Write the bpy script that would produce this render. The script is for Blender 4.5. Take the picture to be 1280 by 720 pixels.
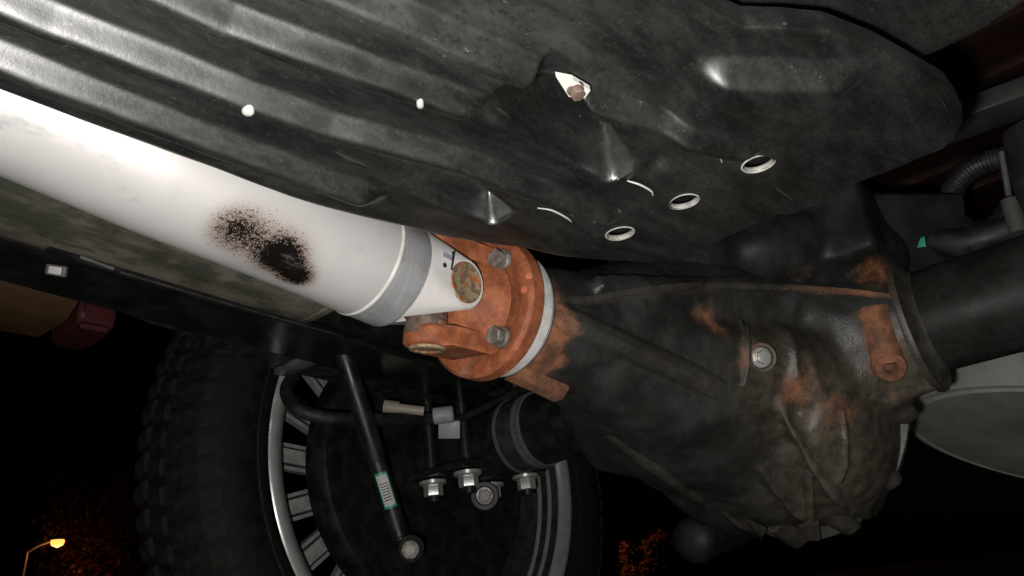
import bpy, bmesh, math, random
from mathutils import Vector, Matrix, noise
from mathutils.bvhtree import BVHTree

for o in list(bpy.data.objects): bpy.data.objects.remove(o)
scene = bpy.context.scene
COL = scene.collection

# ------------------------------------------------------------------ camera, sky, lights, exposure
# Layout units "u" are measured from the lens along the truck: x to the rear, y to the left wheel, z up.
S = 0.88                # metres per layout unit
HC = 0.225              # lens height above the ground, in layout units
F = 960.0               # focal length in pixels of a 1280 wide picture
lx = Vector((880, 290, F)).normalized()
_u = -(F*F + 290*194.6)/(880 - .294*290)
ax_ = Vector((_u, 194.6 - .294*_u, F)).normalized()
nz = lx.cross(ax_)
RIGHT = Vector((lx.x, ax_.x, nz.x)); DOWN = Vector((lx.y, ax_.y, nz.y)); FWD = Vector((lx.z, ax_.z, nz.z))
def W(v): return S*(Vector(v) + Vector((0, 0, HC)))
def ray(px, py): return RIGHT*(px-640) + DOWN*(py-360) + FWD*F
def at(px, py, x=None, y=None, z=None, d=None):
    r = ray(px, py)
    if d is not None: return r*(d/F)
    if x is not None: return r*(x/r.x)
    if y is not None: return r*(y/r.y)
    return r*(z/r.z)

cd = bpy.data.cameras.new('camera'); cam = bpy.data.objects.new('camera', cd); COL.objects.link(cam)
cd.sensor_width = 36; cd.lens = 36*F/1280; cd.clip_start = .01; cd.clip_end = 2000
m = Matrix((RIGHT, -DOWN, -FWD)).transposed().to_4x4(); m.translation = W((0, 0, 0)); cam.matrix_world = m
scene.camera = cam

wd = bpy.data.worlds.new('World'); scene.world = wd; wd.use_nodes = True
wn = wd.node_tree; bg = wn.nodes['Background']
sky = wn.nodes.new('ShaderNodeTexSky'); sky.sky_type = 'NISHITA'; sky.sun_disc = False
sky.sun_elevation = math.radians(-4); sky.sun_rotation = math.radians(120)
wn.links.new(sky.outputs[0], bg.inputs[0]); bg.inputs[1].default_value = 0.004

# the phone's torch, a finger's width beside the lens
td = bpy.data.lights.new('phone_torch', 'POINT'); td.energy = 10.5; td.shadow_soft_size = .006; td.color = (1, .97, .93)
torch = bpy.data.objects.new('phone_torch', td); COL.objects.link(torch)
torch.location = W(RIGHT*-.022 + DOWN*.02)

vs = scene.view_settings
vs.view_transform = 'Standard'; vs.look = 'None'; vs.exposure = 0.15; vs.gamma = 1; vs.use_curve_mapping = False
scene.render.resolution_x = 1024; scene.render.resolution_y = 576

# ------------------------------------------------------------------ helpers
def thing(name, label, cat, loc=(0, 0, 0), group=None):
    o = bpy.data.objects.new(name, None); COL.objects.link(o); o.location = W(loc); o.empty_display_size = .05
    tag(o, label, cat, group); return o
def tag(o, label=None, cat=None, group=None, kind=None):
    if label: o['label'] = label
    if cat: o['category'] = cat
    if group: o['group'] = group
    if kind: o['kind'] = kind
    return o
def world_loc(o):
    l = Vector((0, 0, 0))
    while o: l += o.location; o = o.parent
    return l
def obj(name, bm, mat, parent=None, smooth=True, auto=35, scaled=True, origin=None):
    """link a bmesh given in layout units as one mesh object"""
    if scaled:
        for v in bm.verts: v.co = W(v.co)
    bmesh.ops.recalc_face_normals(bm, faces=bm.faces[:]) if len(bm.faces) < 60000 else None
    org = world_loc(parent) if parent else (W(origin) if origin is not None else Vector((0, 0, 0)))
    for v in bm.verts: v.co -= org
    me = bpy.data.meshes.new(name); bm.to_mesh(me); bm.free()
    o = bpy.data.objects.new(name, me); COL.objects.link(o)
    me.materials.append(mat)
    if smooth:
        me.polygons.foreach_set('use_smooth', [True]*len(me.polygons))
        if auto < 180: me.set_sharp_from_angle(angle=math.radians(auto))
    if parent: o.parent = parent
    else: o.location = org
    return o
def frame_of(axis):
    axis = Vector(axis).normalized()
    h = Vector((0, 0, 1)) if abs(axis.z) < .9 else Vector((1, 0, 0))
    u = axis.cross(h).normalized(); return axis, u, axis.cross(u)
def NB(): return bmesh.new()
def lathe(bm, origin, axis, prof, seg=48, cap=True, sx=1, sy=1, up=None):
    a, u, v = frame_of(axis)
    if up is not None:
        u = Vector(up) - a*a.dot(Vector(up)); u.normalize(); v = a.cross(u)
    o = Vector(origin); rings = []
    for t, r in prof:
        if r < 1e-6: rings.append([bm.verts.new(o + a*t)])
        else: rings.append([bm.verts.new(o + a*t + u*(r*sx*math.cos(2*math.pi*k/seg)) + v*(r*sy*math.sin(2*math.pi*k/seg))) for k in range(seg)])
    for A, B in zip(rings, rings[1:]):
        for k in range(seg):
            q = [A[k % len(A)], A[(k+1) % len(A)], B[(k+1) % len(B)], B[k % len(B)]]
            q2 = []
            for w in q:
                if w not in q2: q2.append(w)
            if len(q2) > 2: bm.faces.new(q2)
    if cap:
        for R in (rings[0], rings[-1]):
            if len(R) > 2: bm.faces.new(R)
    return bm
def spline(pts, n):
    pts = [Vector(p) for p in pts]; out = []
    P = [pts[0]*2-pts[1]] + pts + [pts[-1]*2-pts[-2]]
    for i in range(1, len(P)-2):
        for k in range(n):
            t = k/n; a, b, c, d = P[i-1], P[i], P[i+1], P[i+2]
            out.append(.5*((2*b) + (c-a)*t + (2*a-5*b+4*c-d)*t*t + (3*b-a-3*c+d)*t**3))
    out.append(pts[-1]); return out
def tube(bm, pts, r, seg=14, n=8, cap=True):
    path = spline(pts, n) if len(pts) > 2 else [Vector(p) for p in pts]
    N = len(path); rings = []; _, u, v = frame_of(path[1]-path[0])
    for i, p in enumerate(path):
        t = (path[min(i+1, N-1)] - path[max(i-1, 0)]).normalized()
        u = (u - t*t.dot(u)).normalized(); v = t.cross(u)
        rr = r(i/(N-1)) if callable(r) else r
        rings.append([bm.verts.new(p + u*(rr*math.cos(2*math.pi*k/seg)) + v*(rr*math.sin(2*math.pi*k/seg))) for k in range(seg)])
    for A, B in zip(rings, rings[1:]):
        for k in range(seg): bm.faces.new([A[k], A[(k+1) % seg], B[(k+1) % seg], B[k]])
    if cap: bm.faces.new(rings[0]); bm.faces.new(rings[-1])
    return bm
def box(bm, c, ax, h, bevel=0):
    """oriented box: centre, three axes, half sizes"""
    c = Vector(c); X, Y, Z = [Vector(a).normalized() for a in ax]
    vs = [bm.verts.new(c + X*(sx*h[0]) + Y*(sy*h[1]) + Z*(sz*h[2])) for sx in (-1, 1) for sy in (-1, 1) for sz in (-1, 1)]
    fs = [bm.faces.new([vs[i] for i in q]) for q in ((0, 1, 3, 2), (4, 6, 7, 5), (0, 4, 5, 1), (2, 3, 7, 6), (0, 2, 6, 4), (1, 5, 7, 3))]
    if bevel:
        es = list({e for f in fs for e in f.edges})
        bmesh.ops.bevel(bm, geom=es, offset=bevel, segments=2, profile=.5, affect='EDGES')
    return bm
XYZ = ((1, 0, 0), (0, 1, 0), (0, 0, 1))
def prism(bm, pts, d, bevel=0):
    """polygon of 3D points extruded by vector d"""
    d = Vector(d); a = [bm.verts.new(Vector(p)) for p in pts]; b = [bm.verts.new(Vector(p)+d) for p in pts]
    n = len(a); fs = [bm.faces.new(a), bm.faces.new(b)]
    for i in range(n): fs.append(bm.faces.new([a[i], a[(i+1) % n], b[(i+1) % n], b[i]]))
    if bevel:
        es = list({e for f in fs[:2] for e in f.edges})
        bmesh.ops.bevel(bm, geom=es, offset=bevel, segments=3, profile=.5, affect='EDGES')
    return bm
def hexhead(bm, c, axis, r, h, flange=0, spin=0):
    a, u, v = frame_of(axis); c = Vector(c)
    if flange: lathe(bm, c, a, [(0, flange), (h*.2, flange*.98), (h*.32, r*1.02)], 28)
    pts = [c + a*(h*.2 if flange else 0) + u*(r*math.cos(spin+k*math.pi/3)) + v*(r*math.sin(spin+k*math.pi/3)) for k in range(6)]
    prism(bm, pts, a*(h*.8 if flange else h), bevel=r*.09)
    return bm
def ss(a, b, x):
    if a == b: return float(x > a)
    t = min(1, max(0, (x-a)/(b-a))); return t*t*(3-2*t)
def lerp_tab(tab, x):
    if x <= tab[0][0]: return tab[0][1]
    for (x0, y0), (x1, y1) in zip(tab, tab[1:]):
        if x <= x1: return y0 + (y1-y0)*(x-x0)/(x1-x0)
    return tab[-1][1]

# ------------------------------------------------------------------ materials
class Mat:
    def __init__(s, name):
        s.m = bpy.data.materials.new(name); s.m.use_nodes = True; s.t = s.m.node_tree
        s.p = s.t.nodes['Principled BSDF']; s.co = s.t.nodes.new('ShaderNodeTexCoord').outputs['Object']
    def n(s, kind, **k):
        nd = s.t.nodes.new(kind)
        for a, b in k.items(): setattr(nd, a, b)
        return nd
    def set(s, sock, v):
        if isinstance(v, bpy.types.NodeSocket): s.t.links.new(v, sock)
        else: sock.default_value = (*v, 1) if isinstance(v, tuple) and len(v) == 3 and sock.type == 'RGBA' else v
    def noise(s, scale, detail=6, rough=.6, stretch=None, rot=None):
        nd = s.n('ShaderNodeTexNoise'); nd.inputs['Scale'].default_value = scale; nd.inputs['Detail'].default_value = detail
        nd.inputs['Roughness'].default_value = rough
        mp = s.n('ShaderNodeMapping'); s.t.links.new(s.co, mp.inputs[0])
        if stretch: mp.inputs['Scale'].default_value = stretch
        if rot: mp.inputs['Rotation'].default_value = rot
        s.t.links.new(mp.outputs[0], nd.inputs[0]); return nd.outputs[0]
    def vor(s, scale, feature='F1', stretch=None):
        nd = s.n('ShaderNodeTexVoronoi', feature=feature); nd.inputs['Scale'].default_value = scale
        mp = s.n('ShaderNodeMapping'); s.t.links.new(s.co, mp.inputs[0])
        if stretch: mp.inputs['Scale'].default_value = stretch
        s.t.links.new(mp.outputs[0], nd.inputs[0]); return nd.outputs[0]
    def ramp(s, v, lo, hi, a=0.0, b=1.0):
        nd = s.n('ShaderNodeMapRange', interpolation_type='SMOOTHSTEP')
        s.t.links.new(v, nd.inputs[0]); nd.inputs[1].default_value = lo; nd.inputs[2].default_value = hi
        nd.inputs[3].default_value = a; nd.inputs[4].default_value = b; return nd.outputs[0]
    def math(s, op, a, b=0.0):
        nd = s.n('ShaderNodeMath', operation=op); s.set(nd.inputs[0], a); s.set(nd.inputs[1], b); return nd.outputs[0]
    def mix(s, f, a, b):
        nd = s.n('ShaderNodeMix', data_type='RGBA'); s.set(nd.inputs['Factor'], f); s.set(nd.inputs[6], a); s.set(nd.inputs[7], b); return nd.outputs[2]
    def attr(s, name):
        nd = s.n('ShaderNodeAttribute', attribute_name=name); return nd.outputs['Fac']
    def bump(s, h, strength=.3, dist=.002):
        nd = s.n('ShaderNodeBump'); nd.inputs['Strength'].default_value = strength; nd.inputs['Distance'].default_value = dist
        s.t.links.new(h, nd.inputs['Height']); s.t.links.new(nd.outputs[0], s.p.inputs['Normal']); return s
    def base(s, c): s.set(s.p.inputs['Base Color'], c); return s
    def rough(s, v): s.set(s.p.inputs['Roughness'], v); return s
    def metal(s, v): s.set(s.p.inputs['Metallic'], v); return s
    def spec(s, v): s.set(s.p.inputs['Specular IOR Level'], v); return s
def worn(name, c1, c2, rough=.5, metal=0.0, scale=40, bump=.15, spec=.5, lo=.4, hi=.65):
    M = Mat(name); nz_ = M.noise(scale); f = M.ramp(nz_, lo, hi)
    M.base(M.mix(f, c1, c2)).rough(M.ramp(nz_, .3, .7, rough*.8, min(1, rough*1.2))).metal(metal).spec(spec)
    if bump: M.bump(M.noise(scale*4), bump, .001)
    return M.m

def mat_skid():
    M = Mat('dusty_black_plastic')
    streak = M.noise(55, 8, .7, (.35, 1.2, 1)); cloud = M.noise(14, 7, .65, (.5, 1, 1)); grit = M.noise(420, 4, .7)
    b = M.mix(M.ramp(streak, .35, .7), (.004, .005, .004), (.013, .0145, .0125))
    b = M.mix(M.ramp(cloud, .46, .70, 0, .85), b, (.036, .038, .034))
    b = M.mix(M.ramp(M.noise(26, 6, .7), .52, .66, 0, .5), b, (.009, .014, .008))
    b = M.mix(M.ramp(grit, .56, .76, 0, .34), b, (.11, .11, .10))
    b = M.mix(M.ramp(M.noise(260, 5, .75), .36, .50, .75, 0), b, (.004, .005, .004))
    b = M.mix(M.math('MULTIPLY', M.ramp(M.noise(180, 5, .75, (.6, 1, 1)), .64, .72), M.ramp(M.noise(9, 4), .45, .62, 0, .7)), b, (.20, .20, .185))
    b = M.mix(M.math('MULTIPLY', M.ramp(M.noise(120, 4, .6, (.10, 1, 1), (0, 0, .5)), .67, .72), .35), b, (.13, .13, .125))
    lines = M.ramp(M.noise(70, 4, .6, (.12, 1, 1)), .66, .72, 0, .45)
    b = M.mix(lines, b, (.006, .007, .006))
    M.base(b).rough(M.ramp(streak, .3, .7, .34, .50)).spec(.5); M.p.inputs['IOR'].default_value = 2.25
    h = M.math('ADD', M.math('MULTIPLY', grit, .6), M.math('MULTIPLY', M.noise(140, 6, .65), .3))
    return M.bump(h, .11, .0012).m
M_skid = mat_skid()

def mat_housing(matte=False):
    M = Mat('matte_black_iron' if matte else 'black_cast_iron_with_rust')
    M.spec(.8); r = M.attr('rust'); nb = M.noise(60, 8, .7); n2 = M.noise(22, 6, .65)
    f = M.math('ADD', r, M.math('MULTIPLY', M.math('SUBTRACT', nb, .5), 1.15))
    rust = M.ramp(f, .22, 1.15, 0, .92)
    paint = M.mix(M.ramp(n2, .4, .7), (.010, .012, .012), (.028, .032, .032))
    dust = M.attr('dust')
    paint = M.mix(M.math('MULTIPLY', dust, M.ramp(nb, .35, .65, .25, .85)), paint, (.15, .125, .088))
    rc = M.mix(M.ramp(nb, .38, .66), (.15, .062, .028), (.40, .155, .07))
    M.base(M.mix(rust, paint, rc)).rough(M.math('ADD', M.math('MULTIPLY', rust, .38), M.ramp(n2, .3, .7, .40, .58))).spec(.5); M.p.inputs['IOR'].default_value = 1.75
    h = M.math('ADD', M.noise(160, 6, .7), M.math('ADD', M.math('MULTIPLY', M.noise(45, 4), .8), M.math('MULTIPLY', M.noise(520, 3, .6), .8)))
    if matte: M.rough(.8).spec(.25); M.p.inputs['IOR'].default_value = 1.45
    return M.bump(h, .12 if matte else .35, .0014).m
M_house = mat_housing(); M_housem = mat_housing(True)

def mat_rusty_yoke():
    M = Mat('orange_rust'); nb = M.noise(70, 8, .7); n2 = M.noise(25, 5)
    b = M.mix(M.ramp(nb, .36, .66), (.24, .070, .030), (.44, .145, .062))
    b = M.mix(M.ramp(n2, .58, .72, 0, .5), b, (.36, .24, .15))
    b = M.mix(M.ramp(M.noise(48, 6), .56, .68, 0, .5), b, (.13, .045, .024))
    M.base(b).rough(.62).spec(.4)
    return M.bump(M.math('ADD', M.noise(220, 6, .7), M.noise(70, 5)), .5, .0016).m
M_rust = mat_rusty_yoke()

def mat_shaft():
    M = Mat('satin_aluminium_with_soot')
    soot = M.attr('soot'); g = M.noise(1500, 2, .5); g2 = M.noise(420, 3, .6)
    gm = M.math('ADD', M.math('MULTIPLY', g, .6), M.math('MULTIPLY', g2, .4))
    f = M.ramp(M.math('ADD', M.math('MULTIPLY', soot, .34), gm), .69, .78)
    haze = M.mix(M.ramp(soot, .1, .75, 0, .8), M.mix(M.ramp(M.noise(9, 5), .4, .7), (.80, .775, .76), (.70, .675, .665)), (.30, .22, .18))
    b = M.mix(f, haze, M.mix(M.ramp(soot, .25, .95), (.085, .042, .026), (.006, .004, .003)))
    sm = M.math('MULTIPLY', M.ramp(M.noise(38, 5, .7, (.4, 1, 1)), .55, .72), .5)
    b = M.mix(sm, b, (.25, .24, .27))
    M.base(b).metal(M.math('MULTIPLY', M.math('SUBTRACT', 1.0, f), .45)).rough(M.math('ADD', .42, M.math('MULTIPLY', f, .45)))
    M.set(M.p.inputs['Specular IOR Level'], M.ramp(f, 0, 1, .5, .05))
    return M.bump(M.noise(300, 3, .5, (.1, 1, 1)), .05, .0006).m
M_shaft = mat_shaft()
def mat_machined():
    M = Mat('machined_aluminium'); n = M.noise(500, 3, .5, (1, .05, .05)); c = M.noise(35, 5)
    M.base(M.mix(M.ramp(c, .4, .7), (.74, .74, .75), (.50, .50, .51))).metal(.6).rough(M.ramp(n, .3, .7, .28, .48))
    return M.bump(n, .08, .0006).m
M_mach = mat_machined()
M_yokealu = worn('cast_aluminium', (.78, .75, .73), (.68, .65, .63), .42, .1, 30, .08)
M_bcap = None
def mat_bcap():
    M = Mat('greasy_bearing_cap'); n = M.noise(170, 5, .6); n2 = M.noise(110, 4)
    b = M.mix(M.ramp(n, .48, .58), (.36, .29, .18), (.20, .14, .08))
    b = M.mix(M.ramp(n2, .53, .6), b, (.42, .13, .05))
    return M.base(b).rough(.5).metal(.2).bump(n, .4, .001).m
M_bcap = mat_bcap()
M_steel = worn('brown_steel', (.17, .12, .095), (.30, .23, .19), .38, .4, 60, .1)
M_bolt = worn('grey_zinc_bolt', (.17, .15, .13), (.33, .31, .28), .5, .35, 160, .3)
M_brightbolt = worn('bright_zinc', (.62, .62, .60), (.5, .5, .47), .32, .45, 120, .1)
M_white = worn('off_white_plastic', (.68, .68, .64), (.55, .55, .5), .5, 0, 60, .05)
M_whitering = worn('pale_zinc_ring', (.80, .79, .77), (.62, .61, .59), .5, 0, 90, .1)
M_black = worn('black_paint', (.010, .010, .010), (.022, .022, .022), .42, 0, 45, .2)
M_blackrough = worn('sooty_black', (.008, .008, .008), (.02, .018, .016), .7, 0, 30, .3)
M_rubber = worn('tyre_rubber', (.006, .0065, .006), (.011, .012, .0105), .8, 0, 60, .3, .3)
M_tread = worn('dusty_tread_rubber', (.009, .011, .009), (.019, .023, .018), .85, 0, 90, .5, .3)
M_hose = worn('hose_rubber', (.014, .014, .014), (.03, .03, .03), .55, 0, 60, .15)
M_chrome = worn('polished_rim', (.60, .60, .59), (.48, .48, .47), .28, .4, 50, .03)
M_spoke = worn('silver_spoke', (.60, .59, .57), (.42, .41, .40), .4, .3, 80, .1)
M_barrel = worn('dark_rim_barrel', (.05, .05, .05), (.09, .085, .08), .45, .4, 60, .1)
M_tan = worn('bronze_body_paint', (.12, .070, .034), (.085, .048, .024), .4, .1, 12, .02)
M_darkred = worn('dark_red_plastic', (.075, .014, .016), (.045, .010, .012), .35, 0, 40, .15)
M_redpaint = worn('red_primer_underbody', (.055, .014, .010), (.03, .010, .008), .7, 0, 20, .2)
M_redlens = worn('red_lens', (.30, .012, .03), (.22, .01, .02), .12, 0, 30, 0)
M_green = worn('green_plastic', (.04, .42, .28), (.03, .34, .22), .4, 0, 60, .05)
M_pale = worn('dusty_pale_sidewall', (.66, .68, .63), (.52, .54, .49), .8, 0, 18, .2)
M_dots = worn('orange_paint_dab', (.62, .20, .10), (.55, .17, .08), .55, 0, 80, .1)
M_ink = worn('dark_ink', (.012, .012, .02), (.03, .03, .05), .6, 0, 60, 0)
M_greyink = worn('grey_ink', (.27, .26, .34), (.33, .32, .4), .6, 0, 60, 0)
M_galv = worn('galvanised_grey', (.20, .20, .21), (.13, .13, .13), .45, .3, 50, .1)
M_lilac = worn('pale_lilac_plastic', (.40, .39, .44), (.33, .32, .37), .5, 0, 50, .05)
def mat_muffler():
    M = Mat('mottled_muffler_steel'); a = M.noise(16, 7, .7, (.5, 1, 1)); c = M.noise(45, 6, .7, (.6, 1, 1))
    b = M.mix(M.ramp(a, .40, .62), (.10, .105, .078), (.34, .30, .235))
    b = M.mix(M.ramp(c, .52, .64, 0, .7), b, (.08, .11, .08)); b = M.mix(M.ramp(M.noise(30, 5), .62, .7, 0, .7), b, (.26, .22, .18))
    return M.base(b).rough(.55).metal(.25).bump(c, .25, .0015).m
M_muffler = mat_muffler()
def mat_asphalt():
    M = Mat('asphalt'); n = M.noise(90, 8, .7)
    return M.base(M.mix(M.ramp(n, .4, .7), (.035, .035, .037), (.07, .068, .065))).rough(.9).bump(M.noise(160, 6, .7), .5, .01).m
M_asphalt = mat_asphalt()
M_bark = worn('bark', (.06, .04, .028), (.10, .07, .05), .9, 0, 6, .6)
M_leaf = worn('autumn_leaf', (.15, .055, .035), (.10, .05, .025), .6, 0, 3, 0)
M_pole = worn('lamp_post_metal', (.30, .26, .24), (.22, .2, .19), .6, .2, 3, .1)
def mat_emit(name, c, s):
    M = Mat(name); M.base((.8, .5, .3)); M.p.inputs['Emission Color'].default_value = (*c, 1); M.p.inputs['Emission Strength'].default_value = s; return M.m
M_lamp = mat_emit('sodium_lamp', (1, .30, .055), 2.6)

# ------------------------------------------------------------------ setting: ground
bm = NB(); g = 900
for i in range(13):
    for j in range(13): bm.verts.new((-g + i*g/6, -g + j*g/6, 0))
bm.verts.ensure_lookup_table()
for i in range(12):
    for j in range(12): bm.faces.new([bm.verts[k] for k in (i*13+j, (i+1)*13+j, (i+1)*13+j+1, i*13+j+1)])
o = obj('ground', bm, M_asphalt, smooth=False, scaled=False); tag(o, kind='structure', label='dark asphalt car park under the truck')

# ------------------------------------------------------------------ fuel tank skid plate
ZP = .24
A_LO = [(-.14, .125), (.10, .125), (.20, .118), (.25, .104), (.273, .095), (.29, .092), (.308, .087), (.325, .073), (.344, .060), (.38, .047), (.416, .038), (.45, .030), (.475, .029), (.495, .033), (.512, .041), (.522, .052), (.527, .066)]
A_HI = [(-.14, .346), (.15, .348), (.233, .351), (.254, .350), (.27, .348), (.301, .343), (.341, .337), (.388, .322), (.433, .302), (.47, .284), (.50, .268), (.515, .255), (.523, .240), (.527, .225)]
RIB = [([(-.2, .304), (.3, .304)], .262, .0080),
       ([(-.2, .272), (.075, .269), (.2, .258), (.276, .241), (.394, .228), (.5, .222)], .405, .0085),
       ([(-.2, .245), (.126, .225), (.246, .201), (.3, .195)], .246, .0085),
       ([(-.2, .22), (.1, .192), (.175, .178), (.305, .155), (.415, .118), (.5, .10)], .40, .0090)]
def plate_h(l, a):
    h = 0
    for tab, end, ht in RIB:
        c = lerp_tab(tab, l) + .012
        d = abs(a-c); h += 1.25*ht*(1-ss(.0015, .0115, d))*(1-ss(end-.004, end+.016, l))
    # two pockets pressed up into the plate
    def pocket(l0, l1, a0, a1, rad, wall):
        qx = abs(l-(l0+l1)/2)-(l1-l0)/2+rad; qy = abs(a-(a0+a1)/2)-(a1-a0)/2+rad
        d = math.hypot(max(qx, 0), max(qy, 0)) + min(max(qx, qy), 0) - rad
        return 1-ss(-wall, 0, d)
    k1 = pocket(.250, .378, .140, .216, .010, .010); k2 = pocket(.272, .359, .250, .300, .008, .008)
    k1 *= ss(-.002, .010, a - (.158+(l-.250)*.27)); k2 *= ss(-.002, .008, a - (.258+(l-.272)*.22))
    h = h*(1-k1)*(1-k2) - .044*k1*ss(.24, .33, l) - .010*k1 - .024*k2
    # step beside the far lobe, small dimple
    s_ = (l-.350)*.62 + (a-.086)*.78; t_ = (l-.350)*.78 - (a-.086)*.62
    h += .013*ss(-.007, .006, s_)*(1-ss(.03, .055, abs(t_)))*(1-ss(.01, .10, s_))
    h -= .007*math.exp(-(((l-.385)/.010)**2 + ((a-.180)/.012)**2))
    h += .004*ss(.40, .43, l)*ss(.10, .125, a)*(1-ss(.15, .165, a)) + .004*ss(.40, .43, l)*ss(.205, .22, a)
    h += .0016*(noise.noise(Vector((l*9, a*16, 1.3)))) + .0006*noise.noise(Vector((l*30, a*60, 4)))
    return h
def plate_pt(px, py, off=0):
    p = at(px, py, z=ZP)
    for _ in range(4): p = at(px, py, z=ZP - plate_h(p.x, p.y) - off)
    return p
HOLES = [plate_pt(948, 205), plate_pt(855, 252), plate_pt(775, 292)]
HR = .0098
M_holering = worn('dirty_white_ring', (.55, .54, .50), (.33, .32, .29), .6, 0, 120, .1)
def build_plate():
    bm = NB(); NL, NA = 430, 200; L0, L1 = -.14, .527; G = []
    for i in range(NL+1):
        t = i/NL; l = L0 + (L1-L0)*(1-(1-t)**1.12)
        lo, hi = lerp_tab(A_LO, l), lerp_tab(A_HI, l); row = []
        for j in range(NA+1):
            a = lo + (hi-lo)*j/NA
            e = min(a-lo+.006, hi-a, (L1-l)*1.0); h = plate_h(l, a)
            h -= .005*(1-ss(0, .010, e))**1.5          # rolled edge
            row.append(bm.verts.new((l, a, ZP-h)))
        G.append(row)
    for i in range(NL):
        for j in range(NA): bm.faces.new([G[i][j], G[i+1][j], G[i+1][j+1], G[i][j+1]])
    for hp in HOLES:                                     # pierce the drain holes
        fs = [f for f in bm.faces if (f.calc_center_median().xy - hp.xy).length < HR*.93]
        bmesh.ops.delete(bm, geom=fs, context='FACES')
    be = [e for e in bm.edges if e.is_boundary and all((v.co.xy - hp.xy).length > HR*1.6 for v in e.verts for hp in HOLES)]
    r = bmesh.ops.extrude_edge_only(bm, edges=be)
    for v in r['geom']:
        if isinstance(v, bmesh.types.BMVert): v.co.z += .012
    return bm
plate = thing('skid_plate', 'large black ribbed skid plate with dusty surface, under the fuel tank', 'skid plate', (.2, .2, ZP))
obj('panel', build_plate(), M_skid, plate, auto=60)
for k, hp in enumerate(HOLES):
    bm = NB(); c = Vector((hp.x, hp.y, hp.z))
    lathe(bm, c, (0, 0, 1), [(.0, HR*1.10), (-.0006, HR*1.05), (-.0004, HR*.98), (.0034, HR*.95), (.0038, HR*1.05), (.002, HR*1.1)], 32, cap=False)
    obj('drain_hole_ring', bm, M_holering, plate, auto=180)
bm = NB(); box(bm, (.44, .2, .272), XYZ, (.06, .12, .004)); obj('inner_lining', bm, M_blackrough, plate)
def wire(name, pts, r, mat, parent, off=.0045):
    bm = NB(); tube(bm, [plate_pt(*p, off) for p in pts], lambda t: r*(.35+.65*math.sin(math.pi*min(1, max(0, .1+.85*t)))), 8, 6); return obj(name, bm, mat, parent, auto=180)
wire('moulding_ridge', [(860, 182), (880, 187), (898, 195), (903, 204)], .0009, M_white, plate)
wire('moulding_ridge', [(784, 226), (800, 231), (814, 239), (816, 245)], .0008, M_white, plate)
wire('moulding_ridge', [(672, 260), (690, 263), (708, 272), (715, 278)], .0007, M_white, plate)
bm = NB(); c = plate_pt(718, 110); 
prism(bm, [at(x, y, z=ZP-.012) for x, y in ((695, 96), (716, 100), (738, 113), (731, 123), (711, 121))], (0, 0, .003)); obj('washer_plate', bm, M_white, plate, auto=20)
bm = NB(); hexhead(bm, at(719, 110, z=ZP-.011), (-.1, -.2, -1), .0036, .006, .0045, .3); obj('bolt', bm, M_steel, plate, auto=25)
for px, py, r in [(310, 136, .0028), (525, 128, .0017), (592, 50, .0017)]:
    c = plate_pt(px, py, .0015); bm = NB(); lathe(bm, c, (0, 0, -1), [(-.004, r), (.0022, r), (.0030, r*.7), (.0033, 0)], 18, cap=False); obj('push_pin_cap', bm, M_holering, plate, auto=60)

# ------------------------------------------------------------------ fuel tank body beyond the skid plate
def build_tank():
    bm = NB(); NL, NA = 120, 90; G = []
    for i in range(NL+1):
        t = i/NL; row = []
        for j in range(NA+1):
            s = j/NA; a = -.32 + s*.46
            l1 = .475 - 1.6*max(0, .03-a)**1.45 - .00*s
            l = -.1 + (l1+.1)*t
            e = (l1-l)
            h = .012*math.exp(-(((a-.10-.25*(l-.3))/.030)**2)) + .012*math.exp(-(((a+.03)/.05)**2))*ss(.2, .35, l) + .003*noise.noise(Vector((l*8, a*10, 7)))
            h -= .02*(1-ss(0, .022, e))
            row.append(bm.verts.new((l*1.06, a*1.06, .288-h)))
        G.append(row)
    for i in range(NL):
        for j in range(NA): bm.faces.new([G[i][j], G[i+1][j], G[i+1][j+1], G[i][j+1]])
    r = bmesh.ops.extrude_edge_only(bm, edges=[e for e in bm.edges if e.is_boundary])
    for v in r['geom']:
        if isinstance(v, bmesh.types.BMVert): v.co.z += .12
    return bm
o = obj('fuel_tank', build_tank(), M_skid, None, auto=60, origin=(.2, 0, .27)); tag(o, 'smooth black fuel tank bottom rising behind the skid plate, at the top right', 'fuel tank')

# ------------------------------------------------------------------ drive shaft
C = at(537, 365, y=.417)                   # centre of the universal joint
SD = Vector((-1, -.012, .160)).normalized()  # forward along the shaft, rising to the gearbox
D1 = Vector((0, -.985, -.17)); D1 = (D1 - SD*SD.dot(D1)).normalized()
D2 = SD.cross(D1); D2 = D2 if D2.z < 0 else -D2
shaft = thing('drive_shaft', 'white aluminium drive shaft with black soot stain, running to the rusty joint', 'drive shaft', C)
R0 = .0440
prof = [(.068, R0), (.105, R0), (.125, R0*1.01), (.18, R0*1.05), (.23, R0*1.09), (.6, R0*1.10)]
def build_shaft():
    bm = NB(); L = []
    t = .068
    while t < .60: L.append((t, lerp_tab(prof, t))); t += .004
    lathe(bm, C, SD, L, 160, up=D1)
    return bm
o = obj('tube', build_shaft(), M_shaft, shaft, auto=60)
def add_attr(o, name, fn):
    at_ = o.data.attributes.new(name, 'FLOAT', 'POINT'); base = world_loc(o.parent) if o.parent else o.location
    at_.data.foreach_set('value', [fn((v.co + base)/S - Vector((0, 0, HC))) for v in o.data.vertices])
bv = BVHTree.FromPolygons([W(v) for v in []] or [v.co + world_loc(shaft) for v in o.data.vertices], [tuple(p.vertices) for p in o.data.polygons])
def hit(bvh, px, py):
    d = ray(px, py).normalized(); loc, nor, i, dist = bvh.ray_cast(W((0, 0, 0)), d)
    if loc is None: return None, None
    n = nor if nor.dot(d) < 0 else -nor
    return loc/S - Vector((0, 0, HC)), n
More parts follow.
